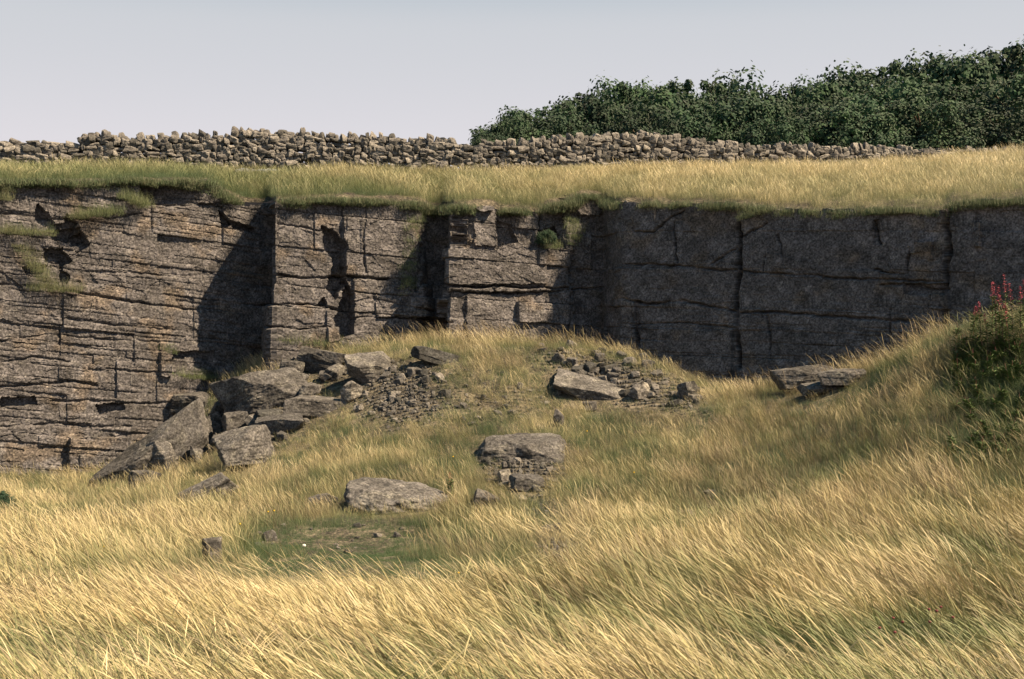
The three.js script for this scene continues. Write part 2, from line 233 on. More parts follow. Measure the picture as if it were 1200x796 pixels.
{
  const DS = 0.034, NS = Math.ceil(SLEN / DS), NR = 320, NC = 10, rows = NR + NC + 1;
  const P = new Float32Array((NS + 1) * rows * 3), C = new Float32Array((NS + 1) * rows * 3), U = new Float32Array((NS + 1) * rows * 2), US = new Float32Array(NS + 1);
  for (let i = 0; i <= NS; i++) {
    const s = i / NS * SLEN, p = planSoft(s), u = toU(p.x, p.D); US[i] = u;
    const yt = EYE + (HORIZON - TOPV(u)) / F * p.D + 0.05 * noise(s * 2.3, 4.4) + 0.07 * Math.round(2 * noise(s * 0.9, 8.8)), yb = Math.min(ground(p.x, p.D), ground(p.x, p.D - 0.7)) - 0.5;
    for (let j = 0; j < rows; j++) {
      const t = Math.min(1, j / NR), y = lerp(yb, yt, t), back = j > NR ? (j - NR) / NC * 1.3 : 0;
      const [d0, bi] = cliffPush(s, y, p.x, p.D, u);
      const d = d0 * (back ? Math.exp(-back * 2) : 1) - 0.02 * (y - 6) - back, o = i * rows + j;
      P[o * 3] = p.x + p.nx * d; P[o * 3 + 1] = y + (back ? 0.10 * noise(s * 2, back * 3, 3) - back * 0.05 : 0.02 * noise(s * 6, y * 6)); P[o * 3 + 2] = -(p.D + p.nd * d);
      U[o * 2] = (s + d * 0.6) / 2.2; U[o * 2 + 1] = (y - back) / 2.2;
      const big = fbm(s * 0.35, y * 0.4, 12.1, 3), st = fbm(s * 1.7, y * 0.22, 15.3, 3), och = smooth(0.10, 0.28, fbm(s * 0.8, y * 0.9, 21.2, 4)), bed = hash(bi, 77) - 0.5;
      const pale = smooth(0.14, 0.24, fbm(s * 2.6, y * 3.4, 25, 3));
      const k = 1 + 0.4 * big + 0.4 * st + 0.10 * bed + 0.3 * pale;
      C[o * 3] = 0.225 * k * (1 + 0.12 * och); C[o * 3 + 1] = 0.226 * k; C[o * 3 + 2] = 0.258 * k * (1 - 0.16 * och);
    }
  }
  for (let c = 0; c + 1 < CUTS.length; c++) {
    let i0 = 0; while (i0 < NS && c && US[i0] < CUTS[c]) i0++;
    let i1 = NS; if (c + 2 < CUTS.length) { i1 = i0 + 1; while (i1 < NS && US[i1] < CUTS[c + 1]) i1++; }
    const n = i1 - i0 + 1, idx = [];
    for (let i = 0; i + 1 < n; i++) for (let j = 0; j + 1 < rows; j++) { const o = i * rows + j; idx.push(o, o + rows, o + rows + 1, o, o + rows + 1, o + 1); }
    const g = geo(P.slice(i0 * rows * 3, (i1 + 1) * rows * 3), idx, U.slice(i0 * rows * 2, (i1 + 1) * rows * 2), C.slice(i0 * rows * 3, (i1 + 1) * rows * 3));
    const m = new THREE.Mesh(g, rockMat); m.name = 'rock_face'; cliff.add(m);
  }
}
const edgeD = table(PLAN.map(p => [p[2], p[1]]).sort((a, b) => a[0] - b[0]));

// ---------------------------------------------------------------- clifftop bank
const WALLD = table([[-200, 46.8], [0, 47.6], [300, 49], [600, 50], [900, 51.5], [1130, 53.5], [1430, 56]]);
const BASEV = table([[-200, 206], [0, 206], [300, 207], [540, 207], [800, 203], [1000, 198], [1130, 192], [1200, 187], [1430, 184]]);
function bankY(u, D) {
  const e = edgeD(u), w = WALLD(u), ye = EYE + (HORIZON - TOPV(u)) / F * e - 0.06, yw = EYE + (HORIZON - BASEV(u)) / F * w, t = (D - e) / (w - e), x = (u - CX) / F * D;
  const b = 0.10 * fbm(x * 0.7, D * 0.7, 5.1, 3) * smooth(0, 0.2, t);
  if (t <= 1) return lerp(ye, yw, Math.pow(Math.max(0, t), 0.9)) + 0.12 * smooth(0, 0.12, t) + b;
  return yw + 0.12 + b - 0.02 * (D - w);
}
{
  const pos = [], uv = [], col = [], idx = [], us = []; for (let u = -190; u <= 1420; u += 4) us.push(u);
  const rowsT = []; for (let t = 0; t <= 1.0001; t += 0.04) rowsT.push(t); for (const t of [1.2, 1.6, 2.4, 4, 8, 16, 40]) rowsT.push(t);
  us.forEach((u, i) => rowsT.forEach((t, j) => {
    const e = edgeD(u), w = WALLD(u), D = e + 0.18 + (w - e - 0.18) * t, x = (u - CX) / F * D, y = bankY(u, Math.min(D, 90)), f = 0.8 + 0.4 * fbm(x, D, 2.2);
    pos.push(x, y, -D); uv.push(x / 3, D / 3); col.push(f, f, f);
    if (i && j) { const n = rowsT.length, o = i * n + j; idx.push(o - n - 1, o - 1, o, o - n - 1, o, o - n); }
  }));
  const g = geo(pos, idx, uv, col); g.computeVertexNormals();
  tag(top(new THREE.Mesh(g, soilMat), 'clifftop_ground'), 'grassy ground sloping from the cliff edge up to the wall', 'ground', null, 'structure');
}

// ---------------------------------------------------------------- rocks
function boxUV(g, scale) { // box projection in metres on a non-indexed geometry
  const p = g.attributes.position, uv = new Float32Array(p.count * 2), a = new THREE.Vector3(), b = new THREE.Vector3(), c = new THREE.Vector3();
  for (let i = 0; i < p.count; i += 3) {
    a.fromBufferAttribute(p, i); b.fromBufferAttribute(p, i + 1); c.fromBufferAttribute(p, i + 2);
    const n = b.clone().sub(a).cross(c.clone().sub(a)), ax = Math.abs(n.x), ay = Math.abs(n.y), az = Math.abs(n.z);
    [a, b, c].forEach((q, k) => { const [s, t] = ax > ay && ax > az ? [q.z, q.y] : ay > az ? [q.x, q.z] : [q.x, q.y]; uv[(i + k) * 2] = s / scale; uv[(i + k) * 2 + 1] = t / scale; });
  }
  g.setAttribute('uv', new THREE.BufferAttribute(uv, 2)); return g;
}
function rockGeo(seed, w, h, d, detail, rough = 0.05, cuts = 5) { // block bounded by jittered planes; base at y = 0
  const r = rng(seed), planes = [], j = k => (r() - 0.5) * k;
  for (const [x, y, z] of [[1, 0, 0], [-1, 0, 0], [0, 1, 0], [0, -1, 0], [0, 0, 1], [0, 0, -1]]) planes.push([new THREE.Vector3(x + j(0.6), y + j(0.45), z + j(0.6)).normalize(), 0.84 + r() * 0.16]);
  for (let i = 0; i < cuts; i++) planes.push([new THREE.Vector3(j(2), j(2), j(2)).normalize(), (detail > 6 ? 0.86 : 1.0) + r() * 0.3]);
  const col = [], g = new THREE.IcosahedronGeometry(1, detail), p = g.attributes.position, v = new THREE.Vector3(), sz = Math.min(w, h, d);
  for (let i = 0; i < p.count; i++) {
    v.fromBufferAttribute(p, i); const m = Math.max(Math.abs(v.x), Math.abs(v.y), Math.abs(v.z)); v.lerp(v.clone().multiplyScalar(1 / m), 0.3).normalize();
    let rad = 9; for (const [n, k] of planes) { const q = v.dot(n); if (q > 0.02) rad = Math.min(rad, k / q); }
    if (rough > 0.13) rad = lerp(rad, 0.95, 0.55);
    v.multiplyScalar(rad);
    const X = v.x * w / 2, Y = v.y * h / 2, Z = v.z * d / 2, S = 1.6 / (sz + 0.15);
    const bed = detail > 6 ? 0.055 * sz * (hash(Math.floor((v.y + 0.08 * noise(X * 2, Z * 2, seed)) * h * 4.5 + 9), seed) - 0.5) * (1 - Math.abs(v.y) * 0.6) : 0;
    const e = bed + rough * sz * (fbm(X * S + seed, Y * S * 1.6, Z * S, 3) * 2 + (rough > 0.04 ? 0.35 * noise(X * 9, Y * 16 + seed, Z * 9) : 0)), l = Math.hypot(X, Y, Z) || 1;
    const lich = smooth(0.08, 0.2, fbm(X * 2.2 + seed * 1.7, Y * 2.2, Z * 2.2, 3)), dark = smooth(0.05, 0.22, fbm(X * 1.5 - seed, Y * 2.5 + 5, Z * 1.5, 3)), f = detail > 6 ? 1 + 0.35 * lich - 0.45 * dark : 1; col.push(f, f * 0.99, f * (1 - 0.06 * lich));
    p.setXYZ(i, X + X / l * e, Y + Y / l * e + h * 0.5, Z + Z / l * e);
  }
  g.setAttribute('color', new THREE.Float32BufferAttribute(col, 3)); g.deleteAttribute('normal'); g.deleteAttribute('uv'); return boxUV(g, 2.0);
}
const FOOT = [];
const RUBBLE = 'fallen blocks on the spoil mound';
function boulder(name, label, u, v, wpx, hpx, depth, yaw, roll, mat, seed, pitch = 0, sink = 0.15, group = RUBBLE, rough = 0.06) {
  const p = onGround(u, v), k = -p.z / F, m = new THREE.Mesh(rockGeo(seed, wpx * k * 0.95, hpx * k, depth * 0.9, hpx > 24 || wpx > 50 ? 22 : 12, rough, 9), stoneMat[mat]);
  m.position.copy(p); m.position.y -= sink * hpx * k; m.rotation.set(pitch, yaw, roll, 'YXZ');
  FOOT.push({ x: p.x, D: -p.z, w: wpx * k, d: depth });
  top(m, name); return tag(m, label, 'rock', group);
}
const BOULDERS = [
  ['boulder', 'huge tilted slab of rock leaning on the rubble below the deep cliff recess', 196, 545, 150, 62, 1.5, 0.3, 0.58, 1, 501, 0.2, 0.35],
  ['boulder', 'pale cracked block wedged in front of the huge tilted slab', 189, 552, 46, 40, 0.9, -0.35, 0.1, 0, 502, 0.1, 0.1],
  ['boulder', 'small upright stone at the upper end of the tilted slab', 248, 508, 26, 26, 0.5, 0.4, -0.3, 0, 503],
  ['boulder', 'large squared block with a pale sunlit end on the rubble slope', 292, 545, 68, 48, 1.1, 0.55, 0.12, 0, 504, 0.05, 0.12],
  ['boulder', 'low slab with a deep shaded hollow under its edge', 250, 586, 70, 30, 0.8, 0.4, 0.42, 0, 505, 0.1, 0.15],
  ['boulder', 'thick rounded block resting beside the foot of the buttress', 305, 478, 86, 50, 1.3, -0.3, 0.36, 1, 506, 0.1, 0.2],
  ['boulder', 'grey block half sunk in dry grass beyond the standing stone', 140, 622, 52, 26, 0.6, 0.1, -0.1, 1, 507, 0, 0.2],
  ['boulder', 'small standing stone with a mossy notch beside the green turf', 250, 660, 27, 37, 0.35, 0.5, 0.08, 0, 508, 0.08, 0.12],
  ['boulder', 'little stone on the edge of the green turf patch', 317, 633, 18, 14, 0.25, 0.3, 0.2, 0, 509],
  ['boulder', 'dark slab with a lichen yellowed end below the buttress', 373, 431, 62, 26, 0.8, -0.35, -0.28, 1, 510, 0.1, 0.2],
  ['boulder', 'flat topped slab with a dark undercut end on the mound', 433, 441, 62, 28, 1.3, 0.5, -0.05, 0, 511, 0.25, 0.2],
  ['boulder', 'dark tilted slab on the crest of the mound', 505, 426, 58, 20, 0.6, 0.25, -0.32, 3, 512, 0.1, 0.15],
  ['boulder', 'wide pale topped block with a shaded hollow beneath it', 366, 486, 72, 26, 0.9, 0.2, -0.12, 0, 513, 0.15, 0.2],
  ['boulder', 'very pale angular stone standing on the rubble', 412, 470, 22, 24, 0.4, 0.7, 0.15, 2, 514, 0.1, 0.05],
  ['boulder', 'dark slab under the wide pale topped block', 330, 505, 60, 22, 0.8, -0.2, 0.1, 1, 515, 0.1, 0.2],
  ['boulder', 'broad low whale backed boulder in the grass of the slope', 464, 590, 130, 34, 1.8, 0.1, -0.1, 0, 516, 0.3, 0.35, RUBBLE, 0.14],
  ['boulder', 'long flat rock ledge breaking through the middle of the slope', 612, 530, 112, 26, 1.3, 0.05, -0.02, 1, 517, 0.25, 0.3, RUBBLE, 0.12],
  ['boulder', 'squat rock just under the long flat ledge', 615, 572, 44, 20, 0.6, 0.2, -0.1, 1, 518, 0.2, 0.2],
  ['boulder', 'lumpy stone beside the whale backed boulder', 563, 594, 30, 22, 0.5, 0.4, -0.35, 1, 519, 0.1, 0.15],
  ['boulder', 'pale angular stone among bits below the long ledge', 594, 566, 16, 18, 0.3, 0.4, 0.3, 2, 520, 0, 0.1],
  ['boulder', 'smooth tilted slab along the lower edge of the crest rubble', 690, 458, 100, 18, 1.6, -0.1, -0.2, 0, 521, 0.35, 0.35],
  ['boulder', 'dark sided cube of rock at the end of the crest rubble', 806, 467, 26, 22, 0.5, 0.5, -0.15, 0, 522, 0.1, 0.1],
  ['boulder', 'pale stone in the middle of the crest rubble', 752, 466, 24, 20, 0.4, 0.6, 0.25, 2, 523, 0.1, 0.1],
  ['boulder', 'flat bedded outcrop at the foot of the shaded cliff', 945, 456, 84, 26, 1.0, -0.1, 0.02, 1, 524, 0.1, 0.0],
  ['boulder', 'squared end block of the bedded outcrop under the shaded cliff', 908, 455, 34, 24, 0.7, 0.1, 0.02, 1, 541, 0.05, 0.0],
  ['boulder', 'thin flat slab continuing the bedded outcrop towards the bank', 988, 452, 56, 18, 0.8, -0.15, -0.03, 0, 542, 0.08, 0.0],
  ['boulder', 'second flat slab below the bedded outcrop', 965, 460, 60, 14, 0.8, 0.1, 0.06, 0, 525, 0.1, 0.15],
  ['boulder', 'small round stone in grass below the lumpy stone', 581, 626, 15, 14, 0.25, 0.4, 0.1, 1, 526, 0, 0.1],
  ['boulder', 'dark rock in the grassy hollow low on the slope', 646, 628, 24, 15, 0.35, 0.2, 0.1, 3, 527, 0, 0.1],
  ['boulder', 'pale flat stone low on the slope beside the hollow', 588, 638, 20, 7, 0.25, 0.2, 0.02, 2, 528, 0, 0.1],
  ['boulder', 'stone sunk in the bottom of the grassy hollow', 676, 664, 26, 12, 0.3, -0.3, -0.15, 1, 529, 0, 0.1],
  ['boulder', 'brownish stone showing through long grass on the bare slope', 835, 585, 16, 14, 0.25, 0.3, 0.2, 1, 530, 0, 0.2],
  ['boulder', 'flat pale stone in long grass on the bare slope', 800, 606, 28, 10, 0.4, 0.2, 0.1, 0, 531, 0, 0.2],
  ['boulder', 'worn stone in the rough grass between the slab and cliff', 655, 500, 14, 20, 0.3, 0.1, 0, 1, 532, 0, 0.1],
  ['boulder', 'chunky stone on grass under the smooth tilted slab', 692, 482, 20, 12, 0.3, 0.3, 0.1, 1, 533, 0, 0.1],
  ['boulder', 'low rock in the grass just beyond the whale backed boulder', 378, 592, 36, 16, 0.5, 0.2, 0.1, 1, 534, 0.1, 0.2],
  ['boulder', 'dark rock against the foot of the cliff by tall grass', 112, 552, 64, 26, 0.7, -0.1, 0.03, 1, 535, 0, 0.1],
  ['boulder', 'blocky shelf of rock below the deep cliff recess', 226, 448, 50, 30, 1.0, 0.1, 0.05, 1, 536, 0.05, 0.2],
];
for (const a of BOULDERS) boulder(...a);
{
  const r = rng(616);
  for (let i = 0; i < 26; i++) { const t = r(), u = lerp(150, 395, t) + (r() - 0.5) * 40, v = lerp(545, 440, t) + (r() - 0.35) * 46; boulder('fallen_block', 'middling angular block in the heap of fallen rock under the buttress', u, v, 16 + 26 * r() ** 1.5, 12 + 16 * r() ** 1.5, 0.3 + 0.5 * r(), r() * 3, (r() - 0.5) * 0.9, [0, 1, 1, 3][i % 4], 2000 + i, (r() - 0.5) * 0.6, 0.2, 'middling blocks of the rock heap'); }
}
{ // loose rubble: counted stones in five patches, sharing a few shapes
  const shapes = []; for (let i = 0; i < 8; i++) shapes.push(rockGeo(700 + i, 1, 0.6 + 0.3 * hash(i, 3), 0.8, 3, 0.05, 6));
  const r = rng(88);
  const patches = [
    [726, 440, 100, 26, 95, 'small loose stone in the rubble strip on the mound crest', 'stones of the crest rubble strip', [4, 13], 0.27],
    [466, 460, 58, 36, 100, 'small loose stone in the scree beside the very pale angular stone', 'stones of the scree below the crest', [3, 11], 0],
    [614, 556, 50, 38, 60, 'small loose stone scattered below the long flat rock ledge', 'stones below the long ledge', [3, 11], 0],
    [380, 632, 110, 20, 20, 'small loose stone on the green turf patch', 'stones on the green turf', [3, 9], -0.05],
    [660, 646, 52, 26, 46, 'small loose stone in the grassy hollow', 'stones in the grassy hollow', [3, 9], 0.1],
    [320, 500, 60, 34, 22, 'small loose stone fallen between the large blocks', 'stones between the large blocks', [4, 12], -0.4],
    [570, 466, 75, 34, 40, 'small loose stone in grass between the scree and crest rubble', 'stones in the grass under the crest', [3, 9], 0],
  ];
  for (const [u, v, ru, rv, n, label, group, [s0, s1], slope] of patches) for (let i = 0; i < n; i++) {
    const a = r() * 6.283, q = Math.sqrt(r()), du = Math.cos(a) * q * ru, p = onGround(u + du, v + Math.sin(a) * q * rv + du * slope), sz = lerp(s0, s1, r() ** 2) * -p.z / F * 1.15;
    const m = new THREE.Mesh(shapes[Math.floor(r() * 8)], stoneMat[Math.floor(r() * 4)]); m.scale.set(sz, sz * (0.6 + 0.5 * r()), sz); m.rotation.set((r() - 0.5) * 0.8, r() * 6.28, (r() - 0.5) * 0.8); m.position.copy(p); m.position.y -= sz * 0.12;
    top(m, 'rubble_stone'); tag(m, label, 'stone', group);
  }
}

// ---------------------------------------------------------------- dry stone wall
{
  const wall = top(new THREE.Group(), 'dry_stone_wall'); tag(wall, 'long uneven dry stone wall with upright coping stones along the clifftop', 'wall');
  const TOPW = table([[-190, 164], [0, 163], [60, 164], [84, 167], [92, 157], [120, 154], [150, 160], [200, 157], [266, 157], [272, 151], [330, 153], [400, 157], [470, 160], [530, 162], [536, 168], [560, 166], [620, 163], [700, 157], [760, 154], [800, 161], [870, 168], [1000, 170], [1100, 173], [1180, 174], [1420, 176]]);
  const vars = []; for (let i = 0; i < 10; i++) vars.push(rockGeo(900 + i, 1, 1, 1, 2, 0.07, 4));
  const r = rng(404), rest = [], all = [];
  const put = (u, y, w, h, d, off, tilt, keep) => {
    const D = WALLD(u) + off, m = new THREE.Matrix4().compose(new THREE.Vector3((u - CX) / F * WALLD(u), y, -D), new THREE.Quaternion().setFromEuler(new THREE.Euler((r() - 0.5) * 0.25, 0.07 + (r() - 0.5) * 0.5, tilt)), new THREE.Vector3(w, h, d));
    all.push({ g: vars[Math.floor(r() * 10)], m, keep: keep && u > -6 && u < 1160, k: Math.floor(r() ** 1.3 * 4) });
  };
  for (let u = -185; u < 1415;) { // coping
    const px = F / WALLD(u), low = u < 86 || (u > 533 && u < 562), w = low ? 0.2 + 0.25 * r() : 0.11 + 0.17 * r() ** 1.4, h = low ? 0.16 + 0.12 * r() : 0.22 + 0.18 * r() ** 1.5, y = EYE + (HORIZON - TOPW(u)) / px;
    put(u, y - 0.26 + 0.06 * (r() - 0.5), w * 1.2, h, 0.42, 0.18, (r() - 0.5) * 0.75 + (u < 700 ? -0.1 : 0.12), true); u += w * px;
  }
  for (let c = 0; c < 9; c++) for (let u = -185; u < 1415;) {
    const px = F / WALLD(u), w = 0.12 + 0.28 * r() ** 1.3, ytop = EYE + (HORIZON - TOPW(u)) / px - 0.27, y = ytop - 0.125 * c - 0.06 + 0.07 * noise(u * 0.03, c * 3.3) + 0.05 * (r() - 0.5), h = 0.10 + 0.16 * r();
    if (y > bankY(u, WALLD(u)) - 0.25) { put(u + w * px / 2, y, w * 1.08, h * 1.05, 0.34, 0.0 + 0.1 * r(), (r() - 0.5) * 0.7, c < 1); put(u + w * px / 2, y, w * 1.1, h * 1.15, 0.34, 0.36, 0, false); }
    u += w * px * 0.97;
  }
  let kept = 0;
  for (const s of all) {
    if (s.keep && kept < 298) { const m = new THREE.Mesh(s.g, stoneMat[4 + s.k]); m.applyMatrix4(s.m); m.name = 'stone'; wall.add(m); kept++; } else (rest[s.k] ||= []).push(s.g.clone().applyMatrix4(s.m));
  }
  const core = new THREE.Group(); core.name = 'walling_stones'; core.userData.kind = 'stuff'; wall.add(core);
  rest.forEach((a, k) => { const m = new THREE.Mesh(mergeGeometries(a), stoneMat[4 + k]); m.name = 'walling_stones'; m.userData.kind = 'stuff'; core.add(m); });
}

// ---------------------------------------------------------------- trees behind the wall
function tube(a, b, r0, r1, n = 6) { const d = b.clone().sub(a), g = new THREE.CylinderGeometry(r1, r0, d.length(), n, 1); g.applyQuaternion(new THREE.Quaternion().setFromUnitVectors(new THREE.Vector3(0, 1, 0), d.normalize())); g.translate((a.x + b.x) / 2, (a.y + b.y) / 2, (a.z + b.z) / 2); return g; }
function makeTree(seed, height, radius, shade = 1, warm = 0) {
  const r = rng(seed), wood = [], base = new THREE.Vector3(), fork = new THREE.Vector3(0.2 * (r() - 0.5), height * 0.3, 0);
  wood.push(tube(base, fork, 0.24, 0.17, 8));
  const pos = [], col = [], V = (...a) => new THREE.Vector3(...a), clumps = [];
  for (let i = 0; i < 9; i++) {
    const a = i * 2.4 + r(), q = radius * (0.45 + 0.4 * r()), tip = V(Math.cos(a) * q, height * (0.5 + 0.4 * r()), Math.sin(a) * q), mid = fork.clone().lerp(tip, 0.5).add(V(0, 0.3, 0));
    wood.push(tube(fork, mid, 0.11, 0.07), tube(mid, tip, 0.07, 0.025));
  }
  for (let i = 0; i < 210; i++) { // leaf clumps on and inside an uneven dome
    const a = r() * 6.283, e = Math.asin(r() * 1.5 - 0.5), lob = 1 + 0.55 * noise(Math.cos(a) * 1.7 + seed, Math.sin(e) * 2.2, Math.sin(a) * 1.7), q = lob * (r() < 0.7 ? 0.86 + 0.16 * r() : 0.4 + 0.4 * r());
    clumps.push([V(Math.cos(a) * Math.cos(e) * radius * q, height * 0.52 + Math.sin(e) * height * 0.46 * q, Math.sin(a) * Math.cos(e) * radius * q), 0.34 + 0.42 * r()]);
  }
  for (let i = 0; i < 7; i++) { const a = r() * 6.283, q = radius * 0.5 * r(); clumps.push([V(Math.cos(a) * q, height * (0.98 + 0.08 * r()), Math.sin(a) * q), 0.2]); }
  for (const [c, cr] of clumps) {
    const n = Math.round(40 + 220 * cr * cr), tone = 0.8 + 0.4 * r(), yel = r();
    for (let i = 0; i < n; i++) {
      const q = V(r() - 0.5, (r() - 0.5) * 0.8, r() - 0.5).normalize().multiplyScalar(cr * (0.55 + 0.5 * r())), o = q.clone().add(c), s = 0.04 + 0.04 * r(), nn = q.clone().normalize().add(V((r() - 0.5) * 1.1, 0.35 + (r() - 0.5), (r() - 0.5) * 1.1)).normalize();
      const d1 = V(r() - 0.5, r() - 0.5, r() - 0.5).cross(nn).normalize(), d2 = nn.clone().cross(d1);
      const p = [o.clone().addScaledVector(d1, -s * 1.4), o.clone().addScaledVector(d2, s * 0.85), o.clone().addScaledVector(d1, s * 1.4), o.clone().addScaledVector(d2, -s * 0.85)];
      for (const k of [0, 1, 2, 0, 2, 3]) { pos.push(p[k].x, p[k].y, p[k].z); }
      const f = shade * tone * (0.85 + 0.3 * r()), cr_ = [0.008 + 0.009 * yel + warm * 0.7, 0.040 + 0.012 * yel, 0.020]; for (let k = 0; k < 6; k++) col.push(cr_[0] * f, cr_[1] * f, cr_[2] * f);
    }
  }
  const t = new THREE.Group(), cg = geo(pos, null, null, col), tr = new THREE.Mesh(mergeGeometries(wood), barkMat), cr = new THREE.Mesh(cg, leafMat); tr.name = 'trunk'; cr.name = 'crown'; t.add(tr, cr); return t;
}
{
  const protos = [makeTree(11, 4, 2.3, 0.8), makeTree(12, 4, 2.5, 1.15, 0.006), makeTree(13, 4, 2.2, 1), makeTree(14, 4, 2.6, 0.7), makeTree(15, 4, 2.4, 1.3, 0.004)];
  const G = 'trees in the wood behind the wall', L = 'rounded dark green tree in the lower sloping part of the wood';
  const spots = [ // column, row of the top, distance, radius in metres
    [578, 150, 55, 1.0, 'small scrubby tree at the open end of the wood'], [606, 139, 57, 1.7, 'low bushy tree next to the small scrubby tree'],
    [648, 131, 59, 2.2], [690, 118, 61, 2.3], [740, 107, 62, 2.6], [790, 101, 63, 2.8], [842, 102, 64, 2.7], [885, 114, 63, 2.3], [925, 112, 65, 2.4], [965, 108, 64, 2.4], [1008, 90, 66, 2.8], [1055, 81, 67, 3.0], [1108, 76, 68, 3.2], [1165, 67, 69, 3.5, 'tallest tree of the wood behind the end of the wall'], [1225, 64, 69, 3.6], [1290, 60, 70, 3.6],
    [715, 128, 66, 2.8], [860, 122, 59, 2.2], [950, 126, 59, 2.0], [1040, 112, 60, 2.4], [1130, 105, 61, 2.6], [1205, 100, 61, 2.6], [820, 128, 58, 2.0], [760, 128, 57.5, 1.8], [995, 128, 58, 2.0], [670, 142, 57.5, 1.6], [1085, 128, 58.5, 2.0], [905, 140, 57, 1.6], [1165, 128, 59, 2.2],
  ];
  spots.forEach(([u, v, D, R, label], i) => {
    const t = protos[i % 5].clone(), p = at(u, v, D), gy = bankY(u, D) - 0.1, h = p.y - gy;
    t.position.set(p.x, gy, -D); t.scale.set(R / 2.4, h / 4.15, R / 2.4); t.rotation.y = i * 1.37; top(t, 'broadleaved_tree'); tag(t, label || (D < 60.5 ? 'low dark green tree pressed close behind the wall' : v < 95 ? 'high crowned dark green tree on the rising side of the wood' : L), 'tree', G);
  });
}

// ---------------------------------------------------------------- grass
function blade(out, r, bx, bz, len, w, lx, lz, seg, head, tint, droop = 0.18) { // one leaf or one flowering stem; lx, lz: how far the tip is carried per metre
  const a = r() * 3.1416, wx = Math.cos(a), wz = Math.sin(a), pts = [];
  for (let i = 0; i <= seg; i++) { const t = i / seg, k = Math.pow(t, 2); pts.push([bx + lx * len * k, len * (t - droop * Math.hypot(lx, lz) * t * t), bz + lz * len * k, head ? (t < 0.68 ? w : t < 0.95 ? head : head * 0.25) : w * (1 - t * 0.92)]); }
  for (let i = 0; i < seg; i++) {
    const [x0, y0, z0, w0] = pts[i], [x1, y1, z1, w1] = pts[i + 1], A = [x0 - wx * w0, y0, z0 - wz * w0], B = [x0 + wx * w0, y0, z0 + wz * w0], C = [x1 + wx * w1, y1, z1 + wz * w1], E = [x1 - wx * w1, y1, z1 - wz * w1];
    for (const q of i === seg - 1 && !head ? [A, B, C] : [A, B, C, A, C, E]) { out.p.push(...q); out.c.push(...tint); }
  }
}
function tuft(seed, kind) {
  const r = rng(seed), out = { p: [], c: [] }, j = k => (r() - 0.5) * k;
  const jig = (a, b, c, s = 0.22) => { const f = 1 + j(2 * s); return [a * f * (1 + j(0.1)), b * f, c * f * (1 + j(0.2))]; };
  if (kind === 'stem') {
    for (let i = 0; i < 13; i++) blade(out, r, j(0.75), j(0.75), 0.55 + 0.45 * r(), 0.002, -0.40 + j(0.5), j(0.4), 7, 0.004 + 0.0035 * r(), jig(1.1, 1.06, 1.0, 0.22), 0.28);
    for (let i = 0; i < 20; i++) blade(out, r, j(0.75), j(0.75), 0.2 + 0.4 * r(), 0.0029, -0.35 + j(1.1), j(0.9), 4, 0, jig(0.8, 0.86, 0.68));
  } else if (kind === 'tall') {
    for (let i = 0; i < 7; i++) blade(out, r, j(1.1), j(1.1), 0.8 + 0.5 * r(), 0.0023, -0.55 + j(0.5), j(0.35), 9, 0.0045 + 0.004 * r(), jig(1.15, 1.1, 1.02, 0.15), 0.34);
  } else if (kind === 'leaf') {
    for (let i = 0; i < 54; i++) blade(out, r, j(0.65), j(0.65), 0.16 + 0.38 * r(), 0.003, -0.25 + j(1.1), j(0.9), 4, 0, jig(1, 1, 1, 0.32));
  } else for (let i = 0; i < 70; i++) blade(out, r, j(0.5), j(0.5), 0.06 + 0.13 * r(), 0.004, -0.1 + j(1.2), j(1.1), 3, 0, jig(1, 1, 1, 0.3));
  return geo(out.p, null, null, out.c);
}
const TUFTS = { stem: [1, 2, 3, 4].map(s => tuft(60 + s, 'stem')), leaf: [1, 2, 3].map(s => tuft(70 + s, 'leaf')), turf: [1, 2].map(s => tuft(80 + s, 'turf')), tall: [1, 2, 3].map(s => tuft(90 + s, 'tall')) };
const PAL = { pale: [0.54, 0.49, 0.33], straw: [0.355, 0.32, 0.185], olive: [0.155, 0.188, 0.082], green: [0.062, 0.112, 0.042], brown: [0.18, 0.138, 0.096], moss: [0.042, 0.098, 0.03] };
function field(name, label, list) { // list of [kind, x, y, z, size, turn, lean, [r, g, b]]
  const g = top(new THREE.Group(), name); tag(g, label, 'grass', null, 'stuff');
  const bins = {}, part = { stem: 'flowering_stems', leaf: 'grass_leaves', turf: 'short_turf', tall: 'tall_stems' };
  list.forEach((t, i) => { const k = t[0] + '|' + (Math.floor(hash(i, 9) * TUFTS[t[0]].length)); (bins[k] ||= []).push(t); });
  const q = new THREE.Quaternion(), e = new THREE.Euler(), M = new THREE.Matrix4(), c = new THREE.Color();
  for (const k in bins) {
    const [kind, n] = k.split('|'), m = new THREE.InstancedMesh(TUFTS[kind][+n], grassMat, bins[k].length); m.name = part[kind]; m.userData.kind = 'stuff';
    bins[k].forEach(([, x, y, z, s, turn, lean, col], i) => { e.set(0, turn, lean, 'ZYX'); q.setFromEuler(e); M.compose(new THREE.Vector3(x, y, z), q, new THREE.Vector3(s, s, s)); m.setMatrixAt(i, M); m.setColorAt(i, c.setRGB(...col)); });
    g.add(m);
  }
}
function bareAt(u, v) { return Math.max(blob(u, v - (u - 726) * 0.27, 726, 446, 110, 30), blob(u, v, 470, 462, 64, 40), 0.9 * blob(u, v, 612, 550, 46, 28), 0.6 * blob(u, v, 300, 490, 90, 50), 0.7 * blob(u, v, 410, 432, 80, 22), 0.85 * blob(u, v, 662, 648, 52, 24), 0.6 * blob(u, v, 640, 600, 40, 30), 0.5 * blob(u, v, 590, 470, 70, 26), 0.6 * blob(u, v, 820, 598, 40, 12)); }
